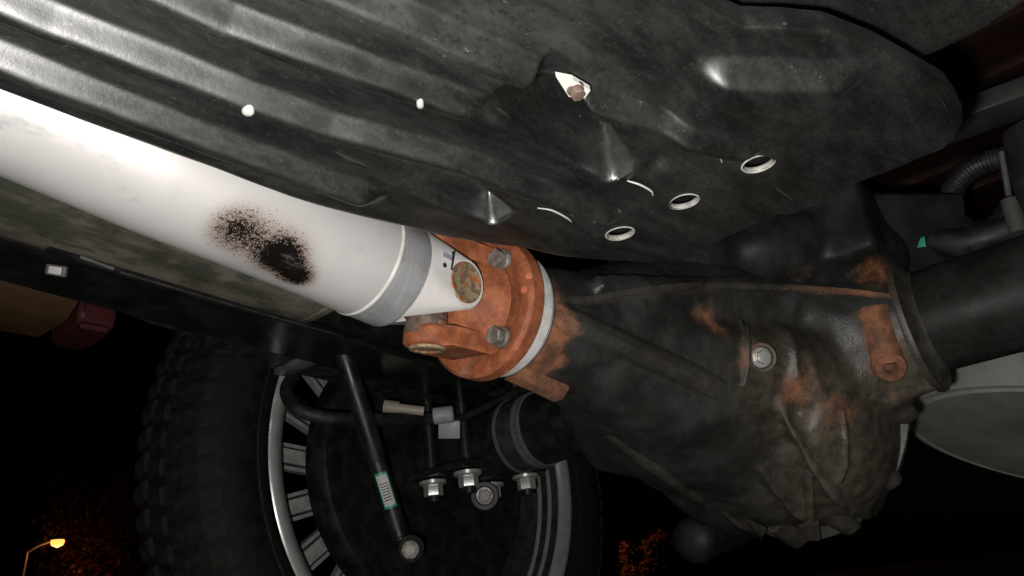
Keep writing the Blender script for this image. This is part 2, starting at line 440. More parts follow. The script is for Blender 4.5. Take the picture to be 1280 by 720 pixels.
s1, _ = hit(bv, 291, 286); s2, _ = hit(bv, 352, 322); s2b, _ = hit(bv, 371, 346); s3, _ = hit(bv, 322, 300)
def soot(p):
    def blob(c, r, k=1): 
        if c is None: return 0
        return k*math.exp(-((p-c).length/r)**2)
    return min(1.25, blob(s1, .0175, .66) + blob(s2, .0135, 1.2) + blob(s2b, .0105, 1.15) + blob(s3, .026, .26) + blob(s2, .036, .30))
add_attr(o, 'soot', soot)
bm = NB(); lathe(bm, C, SD, [(.0655, R0*.99), (.0658, R0*1.018), (.0676, R0*1.020), (.0690, R0*1.0)], 96, cap=False); obj('weld_bead', bm, M_white, shaft, auto=180)
bm = NB(); lathe(bm, C, SD, [(.0345, 0), (.0345, R0*.84), (.0355, R0*.93), (.037, R0*.975), (.0395, R0*.99), (.066, R0*1.0), (.066, 0)], 96, cap=False); obj('collar', bm, M_mach, shaft, auto=40)
# fork ears of the shaft yoke
def ear_shape(base_t, boss_r, half, C0, FD, TD):
    pts = []
    pts.append(C0 + FD*base_t + TD*half); 
    for k in range(15):
        th = math.pi/2 + .30 - (math.pi+.60)*k/14
        pts.append(C0 - FD*(math.copysign(boss_r, base_t)*math.cos(th)) + TD*(boss_r*math.sin(th)))
    pts.append(C0 + FD*base_t - TD*half)
    return pts
for sgn in (1, -1):
    bm = NB(); e1, e2 = D1*sgn, D2
    for k in range(19):
        th = math.radians(-64 + 128*k/18)
        for t_, rr in ((.0385, R0*.985), (.0350, R0*.955)): bm.verts.new(C + SD*t_ + e1*(rr*math.cos(th)) + e2*(rr*math.sin(th)))
        if k % 6 == 0: bm.verts.new(C + SD*.0385 + e1*(.024*math.cos(th)) + e2*(.024*math.sin(th)))
    for k in range(30):
        th = 2*math.pi*k/30
        for hh, rr in ((.0235, .0200), (.0400, .0214), (.0418, .0200)): bm.verts.new(C + e1*hh + SD*(rr*math.cos(th)) + e2*(rr*math.sin(th)))
    r_ = bmesh.ops.convex_hull(bm, input=bm.verts[:])
    bmesh.ops.delete(bm, geom=[v for v in bm.verts if not v.link_faces], context='VERTS')
    obj('yoke_ear', bm, M_yokealu, shaft, auto=28)
    bm = NB(); lathe(bm, C, D1*sgn, [(.020, .0168), (.0430, .0168), (.0436, .0160), (.0434, .0142), (.0429, .0135), (.0431, .006), (.0433, 0)], 40, cap=False); obj('bearing_cap', bm, M_bcap, shaft, auto=40)
fp = C + D1*.0425
TT = D2
def mark(name, du, dv, hu, hv, mat, round_=False):
    bm = NB(); c = fp + SD*du + TT*dv
    if round_: lathe(bm, c, D1, [(-.003, hu), (.0006, hu)], 18)
    else: box(bm, c, (SD, TT, D1), (hu, hv, .0014))
    obj(name, bm, mat, shaft, smooth=False)
mark('ink_dot', .0245, -.0045, .0020, 0, M_ink, True)
mark('ink_bar', .0235, -.0125, .0042, .0016, M_greyink)
mark('ink_line', .0175, -.0115, .0005, .0080, M_ink)

# cross of the universal joint
cross = thing('universal_joint_cross', 'brown steel cross of the universal joint between the two yokes', 'joint cross', C)
bm = NB(); lathe(bm, C, D2, [(-.04, .0125), (-.022, .0125), (-.020, .017), (-.012, .0175), (0, .02), (.012, .0175), (.020, .017), (.022, .0150), (.04, .0150)], 32)
obj('trunnion', bm, M_steel, cross, auto=40)
bm = NB(); lathe(bm, C, D1, [(-.024, .0125), (-.012, .0175), (.012, .0175), (.024, .0125)], 32); obj('trunnion', bm, M_steel, cross, auto=40)
bm = NB(); lathe(bm, C, D2, [(.0195, .0172), (.0205, .0180), (.0235, .0180), (.0245, .0162)], 32); obj('seal', bm, M_steel, cross, auto=40)

# rusty flange yoke on the pinion
PX = Vector((1, 0, 0)); PC = Vector((0, C.y, C.z))
FLX = at(599, 384, y=C.y).x
fy = thing('flange_yoke', 'orange rusted flange yoke bolted to the differential pinion', 'flange yoke', (FLX, C.y, C.z))
bm = NB(); lathe(bm, PC, PX, [(FLX+.000, 0), (FLX+.000, .048), (FLX-.004, .0530), (FLX-.004, .0605), (FLX-.001, .0636), (FLX+.011, .0645), (FLX+.0135, .0625), (FLX+.0135, 0)], 96, cap=False)
obj('flange_disc', bm, M_rust, fy, auto=40)
bm = NB(); lathe(bm, PC, PX, [(FLX-.040, 0), (FLX-.038, .018), (FLX-.026, .030), (FLX-.014, .040), (FLX-.007, .044), (FLX-.006, 0)], 64, cap=False); obj('hub', bm, M_rust, fy, auto=60)
FE = -PX; D2p = (D2 - PX*PX.dot(D2)).normalized(); D1p = PX.cross(D2p)
for sgn in (1, -1):
    bm = NB(); pts = ear_shape(-(FLX-C.x-.004), .0200, .027, C + D2p*(.0300*sgn), FE, D1p)
    prism(bm, pts, D2p*(.0165*sgn), bevel=.004); obj('yoke_ear', bm, M_rust, fy, auto=50)
    bm = NB(); lathe(bm, C, D2p*sgn, [(.026, .0150), (.0478, .0150), (.0490, .0140), (.0488, .0115), (.0476, .0105), (.0482, 0)], 36, cap=False); obj('bearing_cap', bm, M_bcap, fy, auto=40)
    for s2_ in (1, -1):
        th = math.radians(45); d = (D2p*(sgn*math.cos(th)) + D1p*(s2_*math.sin(th)))
        bm = NB(); hexhead(bm, Vector((FLX-.007, C.y, C.z)) + d*.0475, (-1, 0, 0), .0082, .0115, .0096, .2); obj('flange_bolt', bm, M_bolt, fy, auto=25)
fd = [c_ for c_ in fy.children if c_.name.startswith('flange_disc')][0]
fb = BVHTree.FromPolygons([v.co + world_loc(fy) for v in fd.data.vertices], [tuple(p.vertices) for p in fd.data.polygons])
for px, py, r in [(655, 362, .0032), (661, 345, .0030), (612, 424, .0032), (625, 378, .0016)]:
    p, n = hit(fb, px, py)
    if p is None: continue
    bm = NB(); lathe(bm, p, n, [(-.0012, r), (.0003, r), (.0006, r*.6), (.0006, 0)], 16, cap=False); obj('paint_dab', bm, M_dots, fy, auto=40)

# ------------------------------------------------------------------ rear axle and differential
AX, AZ = .95, .245
def voxel(bm, size, it=6):
    for v in bm.verts: v.co = W(v.co)
    bmesh.ops.recalc_face_normals(bm, faces=bm.faces[:])
    me = bpy.data.meshes.new('tmp'); bm.to_mesh(me); bm.free()
    o = bpy.data.objects.new('tmp', me); COL.objects.link(o)
    r = o.modifiers.new('r', 'REMESH'); r.mode = 'VOXEL'; r.voxel_size = size*S; r.use_smooth_shade = True
    sm = o.modifiers.new('s', 'SMOOTH'); sm.iterations = it; sm.factor = .5
    dg = bpy.context.evaluated_depsgraph_get(); ev = o.evaluated_get(dg); m2 = ev.to_mesh()
    b2 = NB(); b2.from_mesh(m2); ev.to_mesh_clear(); bpy.data.objects.remove(o); bpy.data.meshes.remove(me)
    for v in b2.verts: v.co = v.co/S - Vector((0, 0, HC))
    return b2
def ellipsoid(bm, c, r, seg=40):
    rings = 20
    prof = [(-math.cos(math.pi*k/rings), math.sin(math.pi*k/rings)) for k in range(rings+1)]
    n0 = len(bm.verts); lathe(bm, (0, 0, 0), (0, 0, 1), prof, seg, cap=False); bm.verts.ensure_lookup_table()
    for v in bm.verts[n0:]: v.co = Vector((v.co.x*r[0], v.co.y*r[1], v.co.z*r[2])) + Vector(c)
axle = thing('rear_axle', 'black rear axle with bulky differential housing, rust patches and two axle tubes', 'rear axle', (AX, .39, 0))
bm = NB()
lathe(bm, PC, PX, [(FLX+.038, 0), (FLX+.038, .0505), (.540, .0535), (.595, .062), (.64, .078), (.70, .104), (.78, .136), (.86, .158), (.94, .162), (.94, 0)], 40, cap=False)
DC = Vector((AX+.015, 0, AZ-.012))
lathe(bm, DC, (0, 1, 0), [(.232, 0), (.232, .075), (.245, .118), (.262, .148), (.285, .168), (.305, .176), (.45, .180), (.480, .172), (.505, .150), (.53, .118), (.575, .090), (.65, .062), (.65, 0)], 44, cap=False)
for yr, rr, w in ((.300, .186, .0055), (.352, .187, .0055)):
    lathe(bm, DC, (0, 1, 0), [(yr-w, .10), (yr-w, rr-.006), (yr-w*.5, rr), (yr+w*.5, rr), (yr+w, rr-.006), (yr+w, .10)], 60)
lathe(bm, (AX, 0, AZ), (0, 1, 0), [(.172, 0), (.172, .0705), (.182, .0735), (.205, .078), (.235, .095), (.30, .13), (.30, 0)], 48, cap=False)
lathe(bm, (AX, 0, AZ+.01), (0, 1, 0), [(.5, 0), (.5, .12), (.56, .09), (.62, .064), (.64, .06), (.64, 0)], 48, cap=False)
# straight cast webs from the snout to the drum
def bar(p, q, hw, hh, up):
    p, q = Vector(p), Vector(q); d = q-p; u = Vector(up); u = (u - d*(u.dot(d)/d.length_squared)).normalized()
    box(bm, (p+q)/2, (d, u, d.cross(u)), (d.length/2, hh, hw))
def on_cone(l, ang, k=1.0):      # point on the snout at an angle measured from straight down towards the lens
    r = lerp_tab([(.54, .053), (.595, .062), (.64, .078), (.70, .104), (.78, .136), (.86, .158), (.94, .162)], l)*k
    return Vector((l, C.y - r*math.sin(ang), C.z - r*math.cos(ang)))
for ang, hw, l1 in ((math.radians(112), .009, .90),):
    p, q = on_cone(.57, ang, .98), on_cone(l1, ang, 1.02); bar(p, q, hw, .014, (0, -math.sin(ang), -math.cos(ang)))
housing_bm = voxel(bm, .0036, 11)
hb = BVHTree.FromBMesh(housing_bm)
SC = [(760, 500, 850, 540, .030, .006), (870, 600, 960, 640, .03, .005), (880, 388, 1010, 398, .020, -.016), (985, 410, 992, 470, .009, .009), (1040, 425, 1062, 450, .024, -.005), (1003, 518, 1003, 519, .012, -.015),
      (1120, 500, 1165, 480, .012, .008), (1030, 640, 1070, 660, .014, -.008), (985, 560, 1000, 620, .014, -.006)]
def _seg(p, a, b):
    d = b-a; t = max(0, min(1, (p-a).dot(d)/max(1e-9, d.length_squared))); return (p-a-d*t).length
def _h0(px, py):
    d = ray(px, py).normalized(); r = hb.ray_cast(Vector((0, 0, 0)), d); return r[0] if r[0] is not None else at(px, py, d=.85)
SC = [(_h0(a, b), _h0(c, d), r, h) for a, b, c, d, r, h in SC]
housing_bm.normal_update()
for v in housing_bm.verts:
    if v.co.dot(v.normal) > 0: continue
    k = sum(h*math.exp(-(_seg(v.co, a, b)/r)**2) for a, b, r, h in SC if (v.co-a).length < .25)
    k += .0010*noise.noise(v.co*20) + .0008*noise.noise(v.co*60) + .0028*(1-ss(.06, .12, v.co.z))*abs(noise.noise(v.co*42))
    v.co += v.normal*k*ss(.56, .60, v.co.x)
hb = BVHTree.FromBMesh(housing_bm)
def hhit(px, py):
    d = ray(px, py).normalized(); loc, nor, i, dist = hb.ray_cast(Vector((0, 0, 0)), d)
    if loc is None: return at(px, py, d=.85), -d
    return loc, (nor if nor.dot(d) < 0 else -nor)
RUSTSPOT = [(885, 402, .022, .95), (990, 487, .020, 1.0), (938, 440, .014, .7), (928, 455, .012, .7), (1090, 395, .016, 1.1), (1098, 420, .017, 1.15), (1110, 450, .020, 1.25), (1055, 515, .022, .75), (1100, 345, .020, .9),
            (990, 345, .010, .5), (1120, 500, .022, .5), (1060, 650, .016, .5), (1015, 470, .02, .45), (1030, 520, .03, .35)]
RUSTSPOT = [(hhit(a, b)[0], r, k) for a, b, r, k in RUSTSPOT]
DUST = [(1000, 560, .05, .35), (1060, 520, .07, 1.0), (960, 460, .05, .8), (1100, 560, .06, .8), (1010, 640, .06, .7), (1130, 490, .04, .9), (1050, 610, .04, .8)]
DUST = [(hhit(a, b)[0], r, k) for a, b, r, k in DUST]
def rustf(p):
    v = sum(k*math.exp(-((p-c).length/r)**2) for c, r, k in RUSTSPOT)
    if p.x < .60:
        n = noise.noise(p*55)*.012
        v += 1.1*(1-ss(.535, .572, p.x + .022 + n - .42*(AZ-.01-p.z)))
    return min(1.3, v)
def dustf(p): return min(1, .10 + sum(k*math.exp(-((p-c).length/r)**2) for c, r, k in DUST))
o = obj('housing', housing_bm, M_house, axle, auto=180); add_attr(o, 'rust', rustf); add_attr(o, 'dust', dustf)
def house_part(name, bm, parent=axle, auto=45, rust=None, dust=.3, mat=None):
    o = obj(name, bm, mat or M_house, parent, auto=auto)
    rf = rust if callable(rust) else (rustf if rust is None else (lambda p: rust))
    base = world_loc(o.parent)
    a1 = o.data.attributes.new('rust', 'FLOAT', 'POINT'); a1.data.foreach_set('value', [rf((v.co+base)/S - Vector((0, 0, HC))) for v in o.data.vertices])
    a2 = o.data.attributes.new('dust', 'FLOAT', 'POINT'); a2.data.foreach_set('value', [min(1, dust((v.co+base)/S - Vector((0, 0, HC)))) if callable(dust) else dust for v in o.data.vertices]); return o
bm = NB(); lathe(bm, (AX, 0, AZ), (0, -1, 0), [(-.175, .0585), (.55, .0585)], 64); house_part('axle_tube', bm, rust=.05, dust=.12, mat=M_housem)
bm = NB(); lathe(bm, (AX, 0, AZ), (0, -1, 0), [(-.1815, .060), (-.1815, .079), (-.178, .080), (-.174, .079), (-.1725, .0705), (-.168, .0615), (-.163, .0588)], 72, cap=False); house_part('tube_collar', bm, rust=.1, dust=.55)
bm = NB(); lathe(bm, (AX, 0, AZ+.01), (0, 1, 0), [(.60, .056), (.97, .056)], 48); obj('axle_tube', bm, M_black, axle)
for t in (.742, .752, .790):
    bm = NB(); lathe(bm, (AX, 0, AZ+.01), (0, 1, 0), [(t-.003, .0565), (t-.002, .060), (t+.003, .060), (t+.004, .0565)], 48, cap=False); obj('clamp_band', bm, M_galv, axle)
bm = NB(); lathe(bm, (AX, 0, AZ+.01), (0, 1, 0), [(.755, .0565), (.755, .0585), (.787, .0585), (.787, .0565)], 48, cap=False); obj('sleeve', bm, M_barrel, axle)
# crisp cast ribs standing on the carrier
def cast_rib(name, pxs, hgt, hw, taper=.5, sink=.010):
    bm = NB(); rows = []; P_ = [hhit(*q) for q in pxs]; n_ = len(P_)
    for i, (p, n) in enumerate(P_):
        t = (P_[min(i+1, n_-1)][0] - P_[max(i-1, 0)][0]).normalized(); s_ = t.cross(n).normalized()
        f = min(1, .35+1.3*min(i, n_-1-i)/max(1, (n_-1)/2))
        rows.append([bm.verts.new(p + s_*a_ + n*b_) for a_, b_ in ((-hw*1.5, -sink), (-hw, hgt*f*.2), (-hw*taper, hgt*f), (hw*taper, hgt*f), (hw, hgt*f*.2), (hw*1.5, -sink))])
    for r0, r1 in zip(rows, rows[1:]):
        for k in range(6): bm.faces.new([r0[k], r0[(k+1) % 6], r1[(k+1) % 6], r1[k]])
    bm.faces.new(rows[0]); bm.faces.new(rows[-1])
    bmesh.ops.bevel(bm, geom=[e for e in bm.edges if len(e.link_faces) == 2], offset=hw*.22, segments=2, affect='EDGES')
    return house_part(name, bm, auto=60, dust=lambda p: dustf(p)*1.1+.22)  # extra dust tone paints a pale highlight along the ribs
cast_rib('cast_rib', [(690, 391), (725, 407), (765, 425), (805, 443), (845, 461), (880, 478), (905, 492)], .012, .012, .45)
cast_rib('cast_rib', [(930, 402), (931, 428), (930, 455), (929, 482)], .008, .005)
cast_rib('cast_rib', [(1012, 590), (1012, 620), (1013, 655), (1015, 676)], .009, .006)
cast_rib('cast_rib', [(1052, 512), (1054, 545), (1053, 580), (1048, 605)], .008, .006)
cast_rib('cast_rib', [(905, 640), (930, 655), (955, 668)], .008, .006)
cast_rib('cast_rib', [(760, 545), (800, 572), (840, 600), (875, 628)], .007, .007)
# pale ring behind the flange
bm = NB(); lathe(bm, PC, PX, [(FLX+.0135, .040), (FLX+.015, .0565), (FLX+.017, .0585), (FLX+.030, .0585), (FLX+.0315, .0565), (FLX+.0315, .04)], 80, cap=False); obj('dust_ring', bm, M_whitering, axle)
bm = NB(); lathe(bm, PC, PX, [(FLX+.0315, .045), (FLX+.0318, .0570), (FLX+.0325, .0580), (FLX+.035, .0570), (FLX+.036, .0545), (FLX+.042, .0515)], 80, cap=False); obj('seal_lip', bm, M_galv, axle)
bm = NB(); prism(bm, [at(x, y, y=C.y-.004) for x, y in ((660, 440), (645, 469), (670, 480), (706, 498), (714, 486), (700, 440))], (0, .016, 0), .003); house_part('snout_web', bm, rust=lambda p: 1.3*(1-ss(.590, .625, p.x)) + .15)
# ledge across the carrier
def ledge():
    bm = NB(); pts = [(700, 372), (735, 376), (770, 371), (800, 366), (840, 362), (880, 359), (940, 360), (1000, 362), (1060, 365), (1125, 372)]
    A = []; prev = None
    for px, py in pts:
        p, n = hhit(px, py); p = at(px, py, d=(p.dot(FWD))); A.append(p)
    A = spline(A, 5); rows = []
    for i, p in enumerate(A):
        t = i/(len(A)-1); w = .020*min(1, .25+3*t)*min(1, .3+3*(1-t)); out = -p.normalized(); out = (out*Vector((1, 1, .0))).normalized()
        e = p + out*w*.5; b = p - out*.10; up = Vector((0, 0, 1))
        th = .0038
        rows.append([bm.verts.new(q) for q in (b - up*th, e - out*.002 - up*th, e - up*th*.6, e + up*th*.6, e - out*.002 + up*th, b + up*th)])
    for r0, r1 in zip(rows, rows[1:]):
        for k in range(6): bm.faces.new([r0[k], r0[(k+1) % 6], r1[(k+1) % 6], r1[k]])
    bm.faces.new(rows[0]); bm.faces.new(rows[-1]); return bm
house_part('casting_ledge', ledge(), rust=lambda p: .75*ss(.30, .22, p.y)*1.0 + .1, dust=.5)
# upper saddle bracket above the ledge
bm = NB()
ellipsoid(bm, (.86, .385, .350), (.16, .105, .065)); ellipsoid(bm, (.90, .33, .350), (.13, .13, .070)); box(bm, (.93, .27, .36), XYZ, (.09, .10, .05)); ellipsoid(bm, (.94, .24, .335), (.10, .08, .06))
ub = voxel(bm, .006, 10); house_part('upper_saddle', ub, rust=lambda p: .9*math.exp(-((p-at(1095, 345, d=.86)).length/.03)**2) + .55*math.exp(-((p-at(1000, 345, d=.86)).length/.02)**2), dust=.04, auto=180, mat=M_housem)
# fill plug in its boss
p, n = hhit(950, 447); nn = (n*.35 - p.normalized()*.65 + Vector((0, -.1, 0))).normalized()
bm = NB(); lathe(bm, p, nn, [(-.03, .019), (.004, .0165), (.006, .0150), (.0055, .0118), (-.002, .0112)], 36, cap=False); bs = house_part('plug_boss', bm, rust=.42, dust=.7)
bm = NB(); lathe(bm, p, nn, [(-.004, 0), (.0035, 0)][:0] + [(-.004, .0108), (.004, .0108), (.0048, .0098), (.0048, .0)], 32, cap=False); hexhead(bm, p + nn*.004, nn, .0075, .009, 0, .4); obj('fill_plug', bm, M_brightbolt, axle, auto=30)
# rusty drain boss with its hole
p, n = hhit(1110, 456); nn = (n*.3 - p.normalized()*.7 + Vector((0, -.15, -.25))).normalized()
bm = NB(); lathe(bm, p, nn, [(-.03, .021), (.0, .0185), (.010, .0165), (.0125, .0148), (.012, .0078), (.011, .0070), (-.006, .0065), (-.006, 0)], 36, cap=False); house_part('drain_boss', bm, rust=1.3)
q, _ = hhit(1088, 385); bm = NB(); tube(bm, [q + Vector((.012, 0, .0)), (p+q)/2 + Vector((.004, 0, 0)), p], lambda t: .020-.003*t, 14, 6); house_part('cast_web', bm, rust=1.15)
# cover plate rim with its bolts, at the rear
bm = NB(); CC = Vector((1.00, .375, .225)); cn = Vector((1, -.12, 0)).normalized()
lathe(bm, CC, cn, [(-.005, .10), (-.002, .1890), (-.001, .1905), (.004, .1905), (.005, .1890), (.05, .15), (.08, .10), (.085, 0)], 96, cap=False, sx=1, sy=.86, up=(0, 0, 1)); house_part('cover_plate', bm, rust=.12, dust=.45)
for k in range(14):
    th = 2*math.pi*k/14 + .15; a_, u_, v_ = frame_of(cn)
    u_ = Vector((0, 0, 1)); v_ = cn.cross(u_)
    q = CC + u_*(.186*math.cos(th)) + v_*(.186*.86*math.sin(th))
    bm = NB(); tube(bm, [q - cn*.055 + (CC-q)*.10, q - cn*.004], lambda t: .012+.002*t, 12); house_part('cover_lug', bm, dust=.6, rust=.2)
    bm = NB(); hexhead(bm, q + cn*.010, cn, .007, .008, .009); obj('cover_bolt', bm, M_black, axle, auto=30)

# ------------------------------------------------------------------ wheel
WY = .96; RL = .345; RT = .470
wheel = thing('truck_wheel', 'large rear wheel with knobbly black tyre and silver spoked rim, at lower left', 'wheel', (AX, 1.1, AZ-RT))
WC = Vector((AX, 0, AZ))
bm = NB()
tp = [(WY+.012, RL-.004), (WY+.004, RL+.004), (WY-.004, RL+.016), (WY-.016, RL+.040), (WY-.020, RL+.062), (WY-.014, RL+.086), (WY+.002, RL+.106), (WY+.022, RL+.116), (WY+.05, RT-.003), (WY+.085, RT-.001), (WY+.12, RT-.003), (WY+.148, RL+.114), (WY+.168, RL+.104), (WY+.186, RL+.08), (WY+.19, RL+.06), (WY+.185, RL+.03), (WY+.17, RL+.0)]
tp = [(p.x, p.y) for p in spline([(a, b, 0) for a, b in tp], 3)]
lathe(bm, WC, (0, 1, 0), tp, 120, cap=False); tyre = obj('tyre', bm, M_rubber, wheel, auto=60)
# raised sidewall ribs
bm = NB()
for rr in (RL+.028, RL+.032): pass
lathe(bm, WC, (0, 1, 0), [(WY-.0065, RL+.019), (WY-.0105, RL+.021), (WY-.013, RL+.025), (WY-.0115, RL+.028)], 120, cap=False); obj('sidewall_ring', bm, M_rubber, tyre)
def wedge(y0, y1, r0, r1, w0, w1, skew=0):
    bm = NB(); vs = []
    for (y, r, w) in ((y0, r0, w0), (y1, r1, w0)):
        for (dr, k) in ((0, 1), (.010, .9)):
            for s in (-1, 1):
                th = s*w*k/2 + skew*(y-y0)
                vs.append(bm.verts.new((-(r+dr)*math.cos(th), y, (r+dr)*math.sin(th))))
    for q in ((0, 1, 3, 2), (4, 6, 7, 5), (0, 4, 5, 1), (2, 3, 7, 6), (0, 2, 6, 4), (1, 5, 7, 3)): bm.faces.new([vs[i] for i in q])
    bmesh.ops.bevel(bm, geom=bm.edges[:], offset=.003, segments=1, affect='EDGES')
    return bm
NBK = 78
def ring_of(name, bm, n, mat, parent, off=0):
    bmesh.ops.recalc_face_normals(bm, faces=bm.faces[:])
    me = bpy.data.meshes.new(name); 
    for v in bm.verts: v.co *= S
    bm.to_mesh(me); bm.free(); me.materials.append(mat)
    for k in range(n):
        o = bpy.data.objects.new(name, me); COL.objects.link(o); o.parent = parent
        o.location = S*(WC + Vector((0, 0, HC))) - world_loc(parent); o.rotation_euler = (0, 2*math.pi*(k+off)/n, 0)
    return me
da = 2*math.pi/NBK
bmw = NB()
def shoulder():
    bm = NB(); secs = [(WY-.015, RL+.085), (WY+.002, RL+.105), (WY+.022, RL+.1155), (WY+.048, RT-.003)]
    rows = []
    for y, r in secs:
        out = Vector((0, -.8 if r < RL+.11 else -.15, 1 if r > RL+.10 else .4)).normalized(); row = []
        for s in (-.36, .36):
            for hgt in (-.002, .0038):
                rr = r + hgt*out.z; th = s*da
                row.append(bm.verts.new((-rr*math.cos(th), y + hgt*out.y, rr*math.sin(th))))
        rows.append(row)
    for a, b in zip(rows, rows[1:]):
        for q in ((0, 1), (1, 3), (3, 2), (2, 0)): bm.faces.new([a[q[0]], a[q[1]], b[q[1]], b[q[0]]])
    for r in (rows[0], rows[-1]): bm.faces.new([r[0], r[1], r[3], r[2]])
    return bm
ring_of('tread_block', shoulder(), NBK, M_tread, tyre)
ring_of('tread_block', wedge(WY+.056, WY+.092, RT-.006, RT-.005, da*.74, da*.74, .4), NBK, M_tread, tyre, .5)
ring_of('tread_block', wedge(WY+.100, WY+.136, RT-.005, RT-.007, da*.74, da*.74, -.4), NBK, M_tread, tyre, 0)
bm = NB(); lathe(bm, WC, (0, 1, 0), [(WY+.006, RL-.002), (WY-.002, RL+.004), (WY-.006, RL-.001), (WY-.004, RL-.009), (WY+.004, RL-.022), (WY+.010, RL-.024)], 120, cap=False); rim = obj('rim', bm, M_chrome, wheel, auto=60)
bm = NB(); lathe(bm, WC, (0, 1, 0), [(WY+.010, RL-.024), (WY+.03, RL-.028), (WY+.08, RL-.032), (WY+.10, RL-.045), (WY+.13, RL-.04), (WY+.16, RL-.02), (WY+.172, RL+.004)], 120, cap=False); obj('rim_barrel', bm, M_barrel, rim, auto=60)
for y_, dr in ((WY+.028, .027), (WY+.052, .029)):
    bm = NB(); lathe(bm, WC, (0, 1, 0), [(y_-.004, RL-dr-.001), (y_-.002, RL-dr-.006), (y_+.002, RL-dr-.006), (y_+.004, RL-dr-.001)], 120, cap=False); obj('barrel_ridge', bm, M_chrome, rim, auto=60)
NSP = 18
bm = NB(); FYs = WY+.135; ctr = 0
box(bm, (-.195, FYs, 0), XYZ, (.125, .010, .0165), .003); ring_of('spoke', bm, NSP, M_barrel, rim, .3)
bm = NB(); box(bm, (-.195, FYs-.0105, 0), XYZ, (.123, .003, .0115), .001); ring_of('spoke_face', bm, NSP, M_spoke, rim, .3)
bm = NB(); box(bm, (-.195, FYs-.002, .0185), XYZ, (.123, .008, .0032), .001); ring_of('spoke_edge', bm, NSP, M_chrome, rim, .3)
bm = NB(); box(bm, (-.195, FYs-.002, -.0185), XYZ, (.123, .008, .0032), .001); ring_of('spoke_edge', bm, NSP, M_chrome, rim, .3)
bm = NB(); lathe(bm, WC, (0, 1, 0), [(FYs-.01, 0), (FYs-.01, .085), (FYs+.02, .09), (FYs+.02, 0)], 48, cap=False); obj('wheel_hub', bm, M_barrel, wheel)
brake = thing('brake_shield', 'round black brake dust shield inside the rear wheel', 'brake shield', (AX, 1.0, AZ))
bm = NB(); lathe(bm, WC, (0, 1, 0), [(1.03, .06), (1.0, .07), (.99, .10), (1.0, .18), (.992, .205), (.99, .228), (1.0, .236), (1.03, .238), (1.035, .23)], 96, cap=False); obj('shield', bm, M_black, brake)
bm = NB(); lathe(bm, WC, (0, 1, 0), [(1.04, .05), (1.04, .2), (1.05, .2), (1.05, .05)], 96, cap=False); obj('rotor', bm, M_galv, brake)
bm = NB(); lathe(bm, WC, (0, 1, 0), [(.965, .0), (.965, .075), (.985, .08), (1.04, .085)], 48, cap=False); obj('bearing_flange', bm, M_black, brake)

# ------------------------------------------------------------------ leaf spring, U-bolts, shock, hoses
LY = .885; LZ = .345
M_leafsteel = worn('dusty_spring_steel', (.018, .018, .017), (.05, .05, .046), .5, .2, 70, .3)
spring = thing('leaf_spring', 'black leaf spring lying on the axle in front of the wheel', 'leaf spring', (AX, LY, LZ))
for i, (l0, l1, sag) in enumerate([(.47, 1.42, 0), (.30, 1.60, .004), (.02, 1.75, .010)]):
    bm = NB(); rows = []
    for k in range(25):
        l = l0 + (l1-l0)*k/24; zz = LZ + i*.016 + .10*(l-AX)**2
        w = .036*(1 if 1 < k < 23 else .72)
        rows.append([bm.verts.new((l, LY+sy*w, zz+sz*.0065)) for sy, sz in ((-1, -1), (1, -1), (1, 1), (-1, 1))])
    for a, b in zip(rows, rows[1:]):
        for k in range(4): bm.faces.new([a[k], a[(k+1) % 4], b[(k+1) % 4], b[k]])
    bm.faces.new(rows[0]); bm.faces.new(rows[-1]); bmesh.ops.bevel(bm, geom=[e for e in bm.edges if abs((e.verts[0].co-e.verts[1].co).normalized().x) > .8], offset=.0022, segments=2, affect='EDGES')
    obj('leaf', bm, M_leafsteel, spring, auto=30)
for l in (.60, 1.30):
    bm = NB(); box(bm, (l, LY, LZ + .012 + .10*(l-AX)**2), XYZ, (.012, .040, .026), .003); obj('clip', bm, M_galv if l < .8 else M_black, spring)
for yb, lab in ((.925, 'black U-bolt round the axle tube, nearest the wheel'), (.845, 'black U-bolt round the axle tube, nearest the differential')):
    ub_ = thing('u_bolt', lab, 'u-bolt', (AX, yb, .17), 'U-bolts clamping the leaf spring')
    lf, lr = .882, 1.022
    bm = NB(); tube(bm, [(lf, yb, .172), (lf, yb, .26), (lf, yb, .36), (lf+.008, yb, .412), (lf+.03, yb, .432), (AX, yb, .436), (lr-.03, yb, .432), (lr-.008, yb, .412), (lr, yb, .36), (lr, yb, .26), (lr, yb, .172)], .0105, 14, 5); obj('rod', bm, M_black, ub_)
    for l in (lf, lr):
        bm = NB(); hexhead(bm, (l, yb, .205), (0, 0, -1), .0155, .024, .0225, .25 if l == lf else .5); obj('nut', bm, M_brightbolt, ub_, auto=28)
pl = thing('spring_plate', 'black axle clamp plate under the left axle tube', 'clamp plate', (AX, .885, .2))
bm = NB(); prism(bm, [(.85, .82, .208), (1.05, .82, .208), (1.05, .95, .208), (.85, .95, .208)], (0, 0, .012), .003); box(bm, (AX, .885, .235), XYZ, (.045, .05, .018), .006); obj('plate', bm, M_black, pl, auto=30)
bm = NB(); c = at(617, 617, y=.86); lathe(bm, c + Vector((0, .02, 0)), -c.normalized(), [(0, .023), (.006, .022), (.008, .016), (.016, .0145), (.018, .0135), (.018, 0)], 28, cap=False); obj('bolt', bm, M_galv, pl, auto=35)
bm = NB(); hexhead(bm, c + Vector((0, .02, 0)) - c.normalized()*.016, -c.normalized(), .0115, .012, 0, .2); obj('bolt_head', bm, M_bolt, pl, auto=28)

